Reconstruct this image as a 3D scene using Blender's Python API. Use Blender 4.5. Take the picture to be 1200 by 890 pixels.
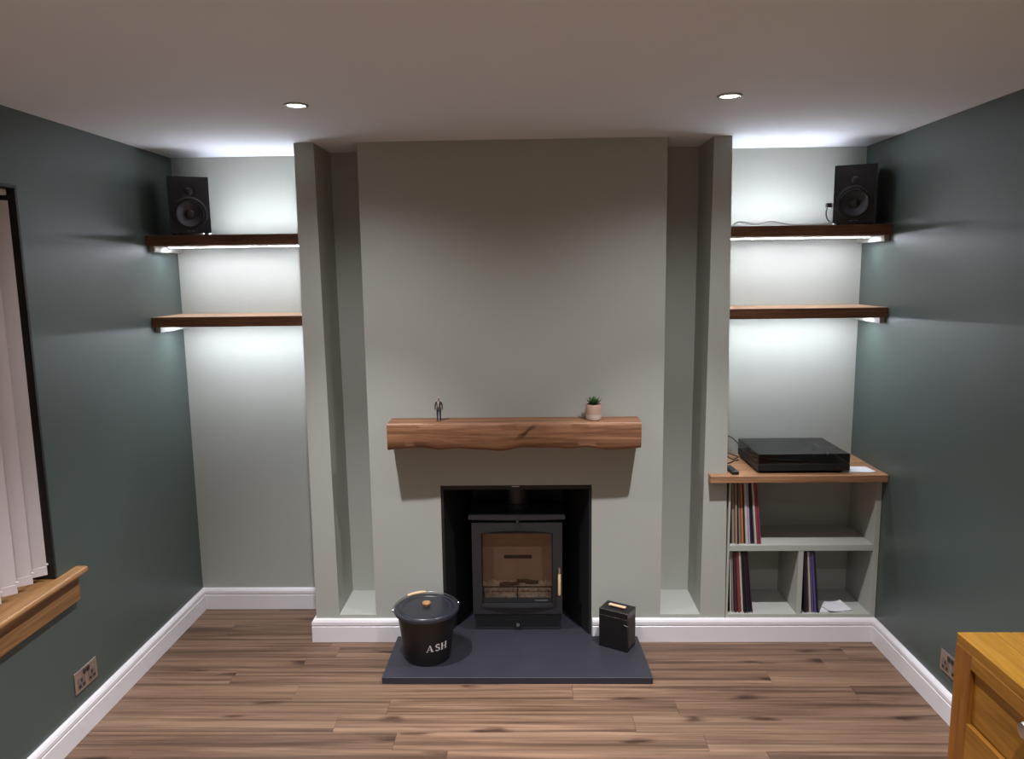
import bpy, bmesh, math, random
from mathutils import Vector, Matrix
random.seed(7)
for o in list(bpy.data.objects): bpy.data.objects.remove(o, do_unlink=True)
SC = bpy.context.scene
COL = SC.collection
R = math.radians

# ---------------------------------------------------------------- camera
def make_camera():
    f, pitch, yaw, roll = 879.84, -0.1438, -0.0251, -0.0130
    loc = Vector((0.0348, -3.4991, 1.8142))
    fw = Vector((math.sin(yaw)*math.cos(pitch), math.cos(yaw)*math.cos(pitch), math.sin(pitch)))
    r = fw.cross(Vector((0, 0, 1))).normalized(); u = r.cross(fw)
    r2 = r*math.cos(roll)+u*math.sin(roll); u2 = -r*math.sin(roll)+u*math.cos(roll)
    cd = bpy.data.cameras.new('camera'); co = bpy.data.objects.new('camera', cd); COL.objects.link(co)
    cd.sensor_fit = 'HORIZONTAL'; cd.sensor_width = 36; cd.lens = f/1200*36; cd.clip_start = 0.02
    m = Matrix((r2, u2, -fw)).transposed().to_4x4(); m.translation = loc
    co.matrix_world = m
    SC.camera = co
make_camera()

# ---------------------------------------------------------------- world, exposure, lamp strengths
w = bpy.data.worlds.new('night'); SC.world = w; w.use_nodes = True
w.node_tree.nodes['Background'].inputs[0].default_value = (0.004, 0.005, 0.008, 1)
w.node_tree.nodes['Background'].inputs[1].default_value = 1.0
SC.view_settings.view_transform = 'Standard'; SC.view_settings.look = 'None'
SC.view_settings.gamma = 1; SC.view_settings.use_curve_mapping = False
SC.view_settings.exposure = 0.0
SC.cycles.max_bounces = 10; SC.cycles.diffuse_bounces = 6; SC.cycles.glossy_bounces = 5
SC.cycles.transparent_max_bounces = 12; SC.cycles.use_denoising = True
SC.cycles.sample_clamp_indirect = 6
SPOT_W, CORE_W = 47.0, 166.0   # each ceiling downlight: wide spill and bright core of its beam
ROOM_W = 232.0           # the downlights over the middle of the room
SPOT_COL = (1.0, 0.98, 1.03)
LED_UP, LED_DOWN, LED_LOW = 188.0, 172.0, 206.0
LED_COL = (0.90, 0.945, 1.08)

# room dimensions (metres): back wall along X, Y away from the camera, Z up
XL, XR, YB, YF, H = -1.771, 1.704, 0.369, -5.0, 2.4

# ---------------------------------------------------------------- materials
def nt(name):
    m = bpy.data.materials.new(name); m.use_nodes = True
    t = m.node_tree; b = t.nodes['Principled BSDF']
    return m, t, b
def N(t, kind, **kw):
    n = t.nodes.new(kind)
    for k, v in kw.items():
        if k in n.inputs: n.inputs[k].default_value = v
        else: setattr(n, k, v)
    return n
def ramp(t, stops):
    n = t.nodes.new('ShaderNodeValToRGB'); e = n.color_ramp.elements
    e[0].position, e[0].color = stops[0][0], (*stops[0][1], 1)
    e[1].position, e[1].color = stops[-1][0], (*stops[-1][1], 1)
    for p, c in stops[1:-1]:
        x = e.new(p); x.color = (*c, 1)
    return n
def plain(name, col, rough=0.5, metal=0.0, spec=0.5, bump=0.0, bscale=200, vary=0.0):
    m, t, b = nt(name)
    b.inputs['Base Color'].default_value = (*col, 1); b.inputs['Roughness'].default_value = rough
    b.inputs['Metallic'].default_value = metal; b.inputs['Specular IOR Level'].default_value = spec
    co = N(t, 'ShaderNodeTexCoord')
    if bump:
        n = N(t, 'ShaderNodeTexNoise', Scale=bscale, Detail=3.0); t.links.new(co.outputs['Object'], n.inputs['Vector'])
        bp = N(t, 'ShaderNodeBump', Strength=bump, Distance=0.002); t.links.new(n.outputs['Fac'], bp.inputs['Height'])
        t.links.new(bp.outputs['Normal'], b.inputs['Normal'])
    if vary:
        n = N(t, 'ShaderNodeTexNoise', Scale=6.0, Detail=5.0); t.links.new(co.outputs['Object'], n.inputs['Vector'])
        r = ramp(t, [(0.3, tuple(c*(1-vary) for c in col)), (0.7, tuple(min(1, c*(1+vary)) for c in col))])
        t.links.new(n.outputs['Fac'], r.inputs['Fac']); t.links.new(r.outputs['Color'], b.inputs['Base Color'])
    return m
def wood(name, dark, mid, light, axis='X', rough=0.45, across=16.0, along=1.1, knots=0.0, spec=0.35, per_object=True, bump=0.15, tone=0.0, streaks=0.0, flat_knots=False, spread=0.22):
    m, t, b = nt(name)
    co = N(t, 'ShaderNodeTexCoord'); L = t.links.new
    vec = co.outputs['Object']
    oi = N(t, 'ShaderNodeObjectInfo')
    if per_object:
        ml = N(t, 'ShaderNodeVectorMath', operation='MULTIPLY'); ml.inputs[1].default_value = (37, 53, 71)
        L(oi.outputs['Random'], ml.inputs[0])
        ad = N(t, 'ShaderNodeVectorMath', operation='ADD'); L(vec, ad.inputs[0]); L(ml.outputs[0], ad.inputs[1]); vec = ad.outputs[0]
    mp = N(t, 'ShaderNodeMapping'); s = {'X': (along, across, across), 'Y': (across, along, across), 'Z': (across, across, along)}[axis]
    mp.inputs['Scale'].default_value = s; L(vec, mp.inputs['Vector'])
    n1 = N(t, 'ShaderNodeTexNoise', Scale=1.0, Detail=8.0, Roughness=0.68, Distortion=1.2); L(mp.outputs[0], n1.inputs['Vector'])
    rp = ramp(t, [(0.5-spread, dark), (0.5, mid), (0.5+spread, light)]); L(n1.outputs['Fac'], rp.inputs['Fac'])
    col = rp.outputs['Color']
    mp2 = N(t, 'ShaderNodeMapping'); mp2.inputs['Scale'].default_value = tuple(k*(7 if k > along else 4) for k in s); L(vec, mp2.inputs['Vector'])
    n2 = N(t, 'ShaderNodeTexNoise', Scale=1.0, Detail=3.0, Roughness=0.6); L(mp2.outputs[0], n2.inputs['Vector'])
    r2 = ramp(t, [(0.32, (0.62, 0.59, 0.57)), (0.58, (1, 1, 1))]); L(n2.outputs['Fac'], r2.inputs['Fac'])
    mx = N(t, 'ShaderNodeMix', data_type='RGBA', blend_type='MULTIPLY'); mx.inputs[0].default_value = 0.75
    L(col, mx.inputs[6]); L(r2.outputs['Color'], mx.inputs[7]); col = mx.outputs[2]
    if streaks:
        mp4 = N(t, 'ShaderNodeMapping'); mp4.inputs['Scale'].default_value = tuple(k*(3.2 if k > along else 1.3) for k in s); mp4.inputs['Location'].default_value = (5, 9, 3); L(vec, mp4.inputs['Vector'])
        n4 = N(t, 'ShaderNodeTexNoise', Scale=1.0, Detail=4.0, Roughness=0.55, Distortion=0.8); L(mp4.outputs[0], n4.inputs['Vector'])
        r4 = ramp(t, [(0.36, (0.34, 0.30, 0.27)), (0.51, (1, 1, 1))]); L(n4.outputs['Fac'], r4.inputs['Fac'])
        m4 = N(t, 'ShaderNodeMix', data_type='RGBA', blend_type='MULTIPLY'); m4.inputs[0].default_value = streaks
        L(col, m4.inputs[6]); L(r4.outputs['Color'], m4.inputs[7]); col = m4.outputs[2]
    if knots:
        mp3 = N(t, 'ShaderNodeMapping'); mp3.inputs['Scale'].default_value = {'X': (1.35, 4.6, 4.6), 'Y': (7, 1.6, 7), 'Z': (7, 7, 1.6)}[axis]; L(vec, mp3.inputs['Vector'])
        nd = N(t, 'ShaderNodeTexNoise', Scale=4.5, Detail=4.0); L(mp3.outputs[0], nd.inputs['Vector'])
        mw = N(t, 'ShaderNodeMix', data_type='RGBA', blend_type='LINEAR_LIGHT'); mw.inputs[0].default_value = 0.16
        L(mp3.outputs[0], mw.inputs[6]); L(nd.outputs['Color'], mw.inputs[7])
        v = N(t, 'ShaderNodeTexVoronoi', Scale=1.0, Randomness=1.0)
        if flat_knots: v.voronoi_dimensions = '2D'; L(mw.outputs[2], v.inputs['Vector'])
        r3 = ramp(t, [(0.035, (0.20, 0.16, 0.14)), (0.055, (0.48, 0.42, 0.39)), (0.115, (1, 1, 1))]); L(v.outputs['Distance'], r3.inputs['Fac'])
        m3 = N(t, 'ShaderNodeMix', data_type='RGBA', blend_type='MULTIPLY'); m3.inputs[0].default_value = knots
        L(col, m3.inputs[6]); L(r3.outputs['Color'], m3.inputs[7]); col = m3.outputs[2]
    if tone:
        mr = N(t, 'ShaderNodeMapRange'); mr.inputs[3].default_value = 1-tone; mr.inputs[4].default_value = 1+tone; L(oi.outputs['Random'], mr.inputs[0])
        hs = N(t, 'ShaderNodeHueSaturation'); L(col, hs.inputs['Color']); L(mr.outputs[0], hs.inputs['Value']); col = hs.outputs['Color']
    L(col, b.inputs['Base Color']); b.inputs['Roughness'].default_value = rough; b.inputs['Specular IOR Level'].default_value = spec
    if bump:
        bp = N(t, 'ShaderNodeBump', Strength=bump, Distance=0.002); L(n2.outputs['Fac'], bp.inputs['Height']); L(bp.outputs['Normal'], b.inputs['Normal'])
    return m
def dark_check(m, c, deg, length, width):      # a dark diagonal check in the face of a beam (its own XZ place)
    t = m.node_tree; L = t.links.new; b = t.nodes['Principled BSDF']
    co = N(t, 'ShaderNodeTexCoord'); mp = N(t, 'ShaderNodeMapping', vector_type='TEXTURE')
    mp.inputs['Location'].default_value = (c[0], 0, c[1]); mp.inputs['Rotation'].default_value = (0, -R(deg), 0); mp.inputs['Scale'].default_value = (length, 10, width)
    nz = N(t, 'ShaderNodeTexNoise', Scale=28.0, Detail=4.0); L(co.outputs['Object'], nz.inputs['Vector'])
    mx = N(t, 'ShaderNodeMix', data_type='RGBA', blend_type='LINEAR_LIGHT'); mx.inputs[0].default_value = 0.018; L(co.outputs['Object'], mx.inputs[6]); L(nz.outputs['Color'], mx.inputs[7])
    L(mx.outputs[2], mp.inputs['Vector'])
    ln = N(t, 'ShaderNodeVectorMath', operation='LENGTH'); L(mp.outputs[0], ln.inputs[0])
    rp = ramp(t, [(0.25, (0.30, 0.22, 0.20)), (1.0, (1, 1, 1))]); L(ln.outputs['Value'], rp.inputs['Fac'])
    src = b.inputs['Base Color'].links[0].from_socket
    m3 = N(t, 'ShaderNodeMix', data_type='RGBA', blend_type='MULTIPLY'); m3.inputs[0].default_value = 1.0
    L(src, m3.inputs[6]); L(rp.outputs['Color'], m3.inputs[7]); L(m3.outputs[2], b.inputs['Base Color'])
def glassy(name, tint, rough=0.03, ior=1.45):
    m = bpy.data.materials.new(name); m.use_nodes = True; t = m.node_tree
    t.nodes.remove(t.nodes['Principled BSDF']); out = t.nodes['Material Output']
    tr = N(t, 'ShaderNodeBsdfTransparent'); tr.inputs[0].default_value = (*tint, 1)
    gl = N(t, 'ShaderNodeBsdfGlossy'); gl.inputs['Roughness'].default_value = rough
    fr = N(t, 'ShaderNodeFresnel'); fr.inputs['IOR'].default_value = ior
    mx = N(t, 'ShaderNodeMixShader'); t.links.new(fr.outputs[0], mx.inputs[0]); t.links.new(tr.outputs[0], mx.inputs[1]); t.links.new(gl.outputs[0], mx.inputs[2])
    t.links.new(mx.outputs[0], out.inputs['Surface'])
    return m
def lamp(name, col, strength):
    m, t, b = nt(name); b.inputs['Base Color'].default_value = (0.8, 0.8, 0.8, 1)
    b.inputs['Emission Color'].default_value = (*col, 1); b.inputs['Emission Strength'].default_value = strength
    return m

SAGE = plain('sage_paint', (0.435, 0.45, 0.40), 0.55, bump=0.05, bscale=350, spec=0.3)
GREEN = plain('dark_green_paint', (0.066, 0.090, 0.081), 0.38, bump=0.06, bscale=300, spec=0.6)
WHITEC = plain('ceiling_paint', (0.74, 0.77, 0.80), 0.8, bump=0.05, bscale=250, spec=0.2)
WHITE = plain('white_gloss_paint', (0.80, 0.775, 0.79), 0.3, spec=0.5)
PLANK = wood('laminate_planks', (0.086, 0.048, 0.030), (0.196, 0.117, 0.073), (0.295, 0.188, 0.120), 'X', 0.42, across=13, along=0.5, knots=0.85, tone=0.05, bump=0.1, streaks=0.68, flat_knots=True, spread=0.17)
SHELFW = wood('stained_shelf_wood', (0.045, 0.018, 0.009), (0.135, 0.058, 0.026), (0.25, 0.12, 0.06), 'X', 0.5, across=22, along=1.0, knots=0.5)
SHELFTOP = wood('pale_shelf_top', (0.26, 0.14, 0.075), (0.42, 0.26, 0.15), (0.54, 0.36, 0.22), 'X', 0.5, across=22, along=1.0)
MANTELW = wood('oak_beam_wood', (0.12, 0.048, 0.022), (0.29, 0.138, 0.068), (0.41, 0.22, 0.118), 'X', 0.5, across=15, along=1.3, knots=0.75, streaks=0.5)
dark_check(MANTELW, (0.012, 1.082), 36, 0.070, 0.011)
TOPW = wood('worktop_wood', (0.20, 0.095, 0.045), (0.40, 0.215, 0.11), (0.52, 0.31, 0.17), 'X', 0.45, across=24, along=1.2)
SILLW = wood('sill_oak', (0.22, 0.10, 0.035), (0.40, 0.21, 0.08), (0.52, 0.30, 0.13), 'Y', 0.4, across=22, along=1.0)
APRONSHADE = wood('shaded_apron_oak', (0.14, 0.060, 0.020), (0.26, 0.13, 0.048), (0.34, 0.19, 0.08), 'Y', 0.4, across=22, along=1.0)  # sill oak darkened: the apron's shade below the sill is put into the colour
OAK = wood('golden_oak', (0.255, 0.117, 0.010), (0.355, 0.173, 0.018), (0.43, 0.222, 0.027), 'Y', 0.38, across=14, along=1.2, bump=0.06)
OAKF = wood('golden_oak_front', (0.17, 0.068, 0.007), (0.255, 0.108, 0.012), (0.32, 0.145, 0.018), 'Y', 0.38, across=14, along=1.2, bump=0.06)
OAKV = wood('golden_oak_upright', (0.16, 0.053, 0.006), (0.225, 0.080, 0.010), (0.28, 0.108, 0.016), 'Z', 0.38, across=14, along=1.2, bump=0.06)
PALEW = plain('pale_wood', (0.72, 0.52, 0.31), 0.5, vary=0.12)
KNOBW = plain('knob_wood', (0.45, 0.22, 0.09), 0.4, vary=0.15)
SLATE = plain('slate', (0.024, 0.024, 0.033), 0.55, bump=0.12, bscale=60, vary=0.12)
CAST = plain('black_stove_paint', (0.021, 0.021, 0.023), 0.42, bump=0.05, bscale=500)
SOOT = plain('black_lining_board', (0.012, 0.012, 0.012), 0.6)
BLACK = plain('black_trim', (0.012, 0.011, 0.010), 0.5)
BINM = plain('black_enamel', (0.0065, 0.0055, 0.0052), 0.36, bump=0.03, bscale=90)
LIDM = plain('dark_lid_enamel', (0.022, 0.023, 0.030), 0.3)
PRINT = plain('white_print', (0.75, 0.75, 0.75), 0.6)
CHROME = plain('brushed_nickel', (0.55, 0.53, 0.50), 0.3, metal=1.0)
PLATEM = plain('socket_plate_metal', (0.62, 0.52, 0.46), 0.32, metal=0.85)
DARKM = plain('dark_insert', (0.03, 0.022, 0.02), 0.4)
SPKB = plain('speaker_vinyl', (0.013, 0.012, 0.014), 0.45, bump=0.04, bscale=400)
SPKF = plain('speaker_baffle', (0.016, 0.014, 0.017), 0.38)
CONE = plain('woofer_cone', (0.042, 0.037, 0.044), 0.40)
RUBBER = plain('rubber', (0.014, 0.014, 0.014), 0.6)
STRIPW = plain('led_channel', (0.75, 0.76, 0.77), 0.4)
LEDUP = lamp('led_glow_up', LED_COL, LED_UP); LEDDN = lamp('led_glow_down', LED_COL, LED_DOWN); LEDLOW = lamp('led_glow_low', LED_COL, LED_LOW)
BULB = lamp('downlight_lens', (1.0, 0.97, 0.93), 9.0)
BRICK = plain('firebrick', (0.62, 0.47, 0.40), 0.8, bump=0.2, bscale=80, vary=0.15)
ASHM = plain('pale_ash', (0.80, 0.72, 0.64), 0.9, bump=0.4, bscale=120, vary=0.3)
GLASS = glassy('stove_glass', (0.90, 0.85, 0.80), 0.06, 1.3)
PANE = glassy('window_glass', (0.9, 0.93, 0.93), 0.01)
SMOKE = glassy('smoked_dust_cover', (0.22, 0.22, 0.23), 0.16, 1.85)
BLINDM = plain('blind_fabric', (0.80, 0.75, 0.75), 0.8, bump=0.15, bscale=500)
WPLAST = plain('white_plastic', (0.8, 0.8, 0.8), 0.4)
PAPER = plain('paper', (0.78, 0.78, 0.80), 0.7)
CABLEW = plain('pale_cable', (0.55, 0.54, 0.52), 0.5)
CABLEB = plain('black_cable', (0.012, 0.012, 0.012), 0.5)

# ---------------------------------------------------------------- mesh helpers
def box(bm, x0, x1, y0, y1, z0, z1, bev=0.0, seg=1):
    g = bmesh.ops.create_cube(bm, size=1.0)['verts']
    for v in g:
        v.co = Vector((x0 if v.co.x < 0 else x1, y0 if v.co.y < 0 else y1, z0 if v.co.z < 0 else z1))
    if bev:
        es = {e for v in g for e in v.link_edges}
        bmesh.ops.bevel(bm, geom=list(es), offset=bev, segments=seg, profile=0.5, affect='EDGES')
    return g
def hexa(bm, bottom, top):                        # bottom and top: four (x,y,z) each, same winding
    b = [bm.verts.new(p) for p in bottom]; t = [bm.verts.new(p) for p in top]
    bm.faces.new(b[::-1]); bm.faces.new(t)
    for i in range(4): bm.faces.new((b[i], b[(i+1) % 4], t[(i+1) % 4], t[i]))
def prism(bm, poly, axis, a, b):                  # poly in the two other axes (in x,y,z order)
    def P(p, h):
        return {'X': (h, p[0], p[1]), 'Y': (p[0], h, p[1]), 'Z': (p[0], p[1], h)}[axis]
    v0 = [bm.verts.new(P(p, a)) for p in poly]; v1 = [bm.verts.new(P(p, b)) for p in poly]
    bm.faces.new(v0); bm.faces.new(v1[::-1]); n = len(poly)
    for i in range(n): bm.faces.new((v0[i], v1[i], v1[(i+1) % n], v0[(i+1) % n]))
def lathe(bm, prof, seg=32, c=(0, 0, 0), axis='Z'):   # prof: (radius, height) pairs
    rings = []
    def P(r, h, a):
        x, y = r*math.cos(a), r*math.sin(a)
        p = {'Z': (x, y, h), 'Y': (x, h, y), 'X': (h, x, y)}[axis]
        return (p[0]+c[0], p[1]+c[1], p[2]+c[2])
    for r, h in prof:
        if r < 1e-6: rings.append([bm.verts.new(P(0, h, 0))])
        else: rings.append([bm.verts.new(P(r, h, 2*math.pi*i/seg)) for i in range(seg)])
    for A, B in zip(rings, rings[1:]):
        if len(A) == 1 and len(B) == 1: continue
        for i in range(seg):
            j = (i+1) % seg
            if len(A) == 1: bm.faces.new((A[0], B[i], B[j]))
            elif len(B) == 1: bm.faces.new((A[i], B[0], A[j]))
            else: bm.faces.new((A[i], B[i], B[j], A[j]))
def tube(bm, pts, r, seg=8):
    pts = [Vector(p) for p in pts]; rings = []; up = Vector((0.13, 0.21, 0.97))
    for i, p in enumerate(pts):
        d = (pts[min(i+1, len(pts)-1)]-pts[max(i-1, 0)]).normalized()
        s = d.cross(up)
        if s.length < 1e-3: s = d.cross(Vector((1, 0, 0)))
        s.normalize(); q = s.cross(d)
        rr = r[i] if isinstance(r, (list, tuple)) else r
        rings.append([bm.verts.new(p+(s*math.cos(2*math.pi*k/seg)+q*math.sin(2*math.pi*k/seg))*rr) for k in range(seg)])
    for A, B in zip(rings, rings[1:]):
        for k in range(seg): bm.faces.new((A[k], A[(k+1) % seg], B[(k+1) % seg], B[k]))
    bm.faces.new(rings[0][::-1]); bm.faces.new(rings[-1])
def spline(pts, n=8):
    P = [Vector(p) for p in pts]; P = [P[0]]+P+[P[-1]]; out = []
    for i in range(1, len(P)-2):
        for k in range(n):
            t = k/n
            out.append(0.5*((2*P[i])+(-P[i-1]+P[i+1])*t+(2*P[i-1]-5*P[i]+4*P[i+1]-P[i+2])*t*t+(-P[i-1]+3*P[i]-3*P[i+1]+P[i+2])*t**3))
    out.append(P[-2]); return out
def frame_plate(bm, outer, inner, y0, y1):        # ring between two XZ loops of equal length, y0 front, y1 back
    n = len(outer)
    of = [bm.verts.new((x, y0, z)) for x, z in outer]; nf = [bm.verts.new((x, y0, z)) for x, z in inner]
    ob = [bm.verts.new((x, y1, z)) for x, z in outer]; nb = [bm.verts.new((x, y1, z)) for x, z in inner]
    for i in range(n):
        j = (i+1) % n
        bm.faces.new((of[i], of[j], nf[j], nf[i])); bm.faces.new((ob[j], ob[i], nb[i], nb[j]))
        bm.faces.new((of[j], of[i], ob[i], ob[j])); bm.faces.new((nf[i], nf[j], nb[j], nb[i]))
def obj(name, bm, mat, parent=None, loc=None, smooth=False, label=None, stuff=False):
    bmesh.ops.recalc_face_normals(bm, faces=bm.faces[:])
    me = bpy.data.meshes.new(name); bm.to_mesh(me); bm.free()
    mats = mat if isinstance(mat, (list, tuple)) else [mat]
    for m in mats: me.materials.append(m)
    if smooth:
        me.shade_auto_smooth(angle=R(38)) if hasattr(me, 'shade_auto_smooth') else None
        for p in me.polygons: p.use_smooth = True
        try: me.set_sharp_from_angle(angle=R(38))
        except Exception: pass
    o = bpy.data.objects.new(name, me); COL.objects.link(o)
    if parent: o.parent = parent
    if loc: o.location = loc
    if label: o['label'] = label
    if stuff: o['kind'] = 'stuff'
    return o
def thing(name, label, cat, loc=(0, 0, 0), rz=0.0, group=None):
    o = bpy.data.objects.new(name, None); COL.objects.link(o); o.empty_display_size = 0.05
    o.location = loc; o.rotation_euler = (0, 0, rz); o['label'] = label; o['category'] = cat
    if group: o['group'] = group
    return o
def tag(o, label, cat, group=None):
    o['label'] = label; o['category'] = cat
    if group: o['group'] = group
    return o
def struct(name, bm, mat, label=None):
    o = obj(name, bm, mat); o['kind'] = 'structure'
    if label: o['label'] = label
    return o
def sroot(name, loc=(0, 0, 0), label=None):
    o = bpy.data.objects.new(name, None); COL.objects.link(o); o.location = loc; o['kind'] = 'structure'
    if label: o['label'] = label
    return o
def dup(root, loc, rz, label, group=None):
    r = root.copy(); COL.objects.link(r); r.location = loc; r.rotation_euler = (0, 0, rz); r['label'] = label
    if group: r['group'] = group
    for ch in list(root.children):
        c = ch.copy(); COL.objects.link(c); c.parent = r
        for g in list(ch.children):
            d = g.copy(); COL.objects.link(d); d.parent = c
    return r
BM = bmesh.new

# ================================================================ room shell
def room():
    b = BM(); box(b, XL-0.2, XR+0.2, YF-0.2, YB+0.2, -0.1, -0.008)
    fl = struct('floor', b, plain('subfloor', (0.10, 0.07, 0.05), 0.8), 'brown wood-look laminate floor')
    # laminate planks: rows 11.5 cm wide running along the back wall, end joints where the photo shows them
    RW, y0 = 0.115, 0.398
    joints = {6: -1.33, 7: 0.205, 9: -0.77, 10: 0.70, 11: -0.296}
    far = BM(); rnd = random.Random(3)
    k = 0
    while y0-k*RW > YF:
        ya, yb = y0-k*RW, y0-(k+1)*RW
        j = joints.get(k, rnd.uniform(-1.2, 1.2)); L = 1.21
        ends = [j+L*i for i in range(-4, 5)]
        xs = [XL] + [e for e in ends if XL+0.08 < e < XR-0.08] + [XR]
        for xa, xb in zip(xs, xs[1:]):
            if k < 14:
                cx, cy = (xa+xb)/2, (ya+yb)/2
                if k < 3 and xa > -1.0: continue            # under the chimney piers
                bb = BM(); box(bb, xa-cx+0.0003, xb-cx-0.0003, yb-cy+0.0003, ya-cy-0.0003, -0.008, 0.0, 0.0008)
                obj('plank', bb, PLANK, fl, (cx, cy, 0))
            else: box(far, xa+0.0006, xb-0.0006, yb+0.0006, ya-0.0006, -0.008, 0.0)
        k += 1
    obj('plank_field', far, PLANK, fl, stuff=True)

    b = BM(); box(b, XL-0.2, XR+0.2, YF-0.2, YB+0.2, H, H+0.1)
    struct('ceiling', b, WHITEC, 'plain white painted ceiling')
    b = BM(); box(b, XL-0.2, XR+0.2, YB, YB+0.15, 0, H); struct('wall_back', b, SAGE, 'sage painted back wall of the two alcoves')
    b = BM(); box(b, XL-0.2, XR+0.2, YF-0.15, YF, 0, H); struct('wall_front', b, GREEN)
    b = BM(); box(b, XR, XR+0.15, YF, YB, 0, H); struct('wall_right', b, GREEN, 'dark green painted right wall')
    # left wall with its window opening: one closed ring of quads
    b = BM(); W0, W1, Z0, Z1 = -2.45, -0.825, 0.655, 2.136
    outer = [(YF, 0), (YB, 0), (YB, H), (YF, H)]; inner = [(W0, Z0), (W1, Z0), (W1, Z1), (W0, Z1)]
    fo = [b.verts.new((XL, *p)) for p in outer]; fi = [b.verts.new((XL, *p)) for p in inner]
    bo = [b.verts.new((XL-0.17, *p)) for p in outer]; bi = [b.verts.new((XL-0.17, *p)) for p in inner]
    for i in range(4):
        j = (i+1) % 4
        b.faces.new((fo[i], fo[j], fi[j], fi[i])); b.faces.new((bo[j], bo[i], bi[i], bi[j]))
        b.faces.new((fo[j], fo[i], bo[i], bo[j])); b.faces.new((fi[i], fi[j], bi[j], bi[i]))
    struct('wall_left', b, GREEN, 'dark green painted left wall with the window')
    # chimney breast with the fireplace opening
    b = BM()
    prism(b, [(-0.7425, 0), (-0.405, 0), (-0.405, 0.793), (0.323, 0.793), (0.323, 0), (0.66, 0), (0.66, H), (-0.7425, H)], 'Y', 0.0, YB)
    struct('wall_chimney', b, SAGE, 'sage painted chimney breast above the stove')
    # narrow piers, a few millimetres out of plumb as in the photograph
    def pier(name, xlb, xrb, xlt, xrt, lab):
        b = BM(); hexa(b, [(xlb, 0, 0), (xrb, 0, 0), (xrb, YB, 0), (xlb, YB, 0)], [(xlt, 0, H), (xrt, 0, H), (xrt, YB, H), (xlt, YB, H)])
        struct(name, b, SAGE, lab)
    pier('wall_pier_left', -1.041, -0.924, -1.030, -0.940, 'narrow sage pier left of the chimney breast')
    pier('wall_pier_right', 0.853, 0.977, 0.866, 0.947, 'narrow sage pier right of the chimney breast')
    for name, xa, xb in (('wall_niche_left', -0.945, -0.742), ('wall_niche_right', 0.659, 0.870)):
        b = BM(); prism(b, [(0.0015, 0), (YB, 0), (YB, H), (0.29, H), (0.29, 0.134), (0.0015, 0.134)], 'X', xa, xb)
        struct(name, b, SAGE, 'tall recessed slot beside the chimney breast')
    # skirting boards: moulded profile swept along each run
    prof = [(0, 0), (0.018, 0), (0.018, 0.079), (0.0145, 0.082), (0.0145, 0.086), (0.018, 0.089), (0.0175, 0.103), (0.012, 0.113), (0.006, 0.118), (0, 0.118)]
    def skirt(name, path, lab, z=0.0):   # path of plan points; room side on the right hand of travel
        b = BM(); rings = []; P = [Vector((x, y)) for x, y in path]
        for i, p in enumerate(P):
            nrm = []
            for a, c in ((i-1, i), (i, i+1)):
                if a >= 0 and c < len(P):
                    d = (P[c]-P[a]).normalized(); nrm.append(Vector((d.y, -d.x)))
            n = nrm[0] if len(nrm) == 1 else (nrm[0]+nrm[1])/(1+nrm[0].dot(nrm[1]))
            rings.append([b.verts.new((p.x+n.x*o, p.y+n.y*o, z+h)) for o, h in prof])
        m = len(prof)
        for A, B in zip(rings, rings[1:]):
            for q in range(m): b.faces.new((A[q], A[(q+1) % m], B[(q+1) % m], B[q]))
        b.faces.new(rings[0]); b.faces.new(rings[-1][::-1])
        struct(name, b, WHITE, lab)
    e = 0.0008
    skirt('baseboard_left', [(XL+e, YF+0.03), (XL+e, YB-e), (-1.0425, YB-e), (-1.0425, -e), (-0.407, -e)], 'white moulded skirting along left wall, alcove and pier')
    skirt('baseboard_right', [(0.328, -e), (XR-e, -e), (XR-e, YF+0.03)], 'white moulded skirting right of the stove and along right wall')
room()

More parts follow.
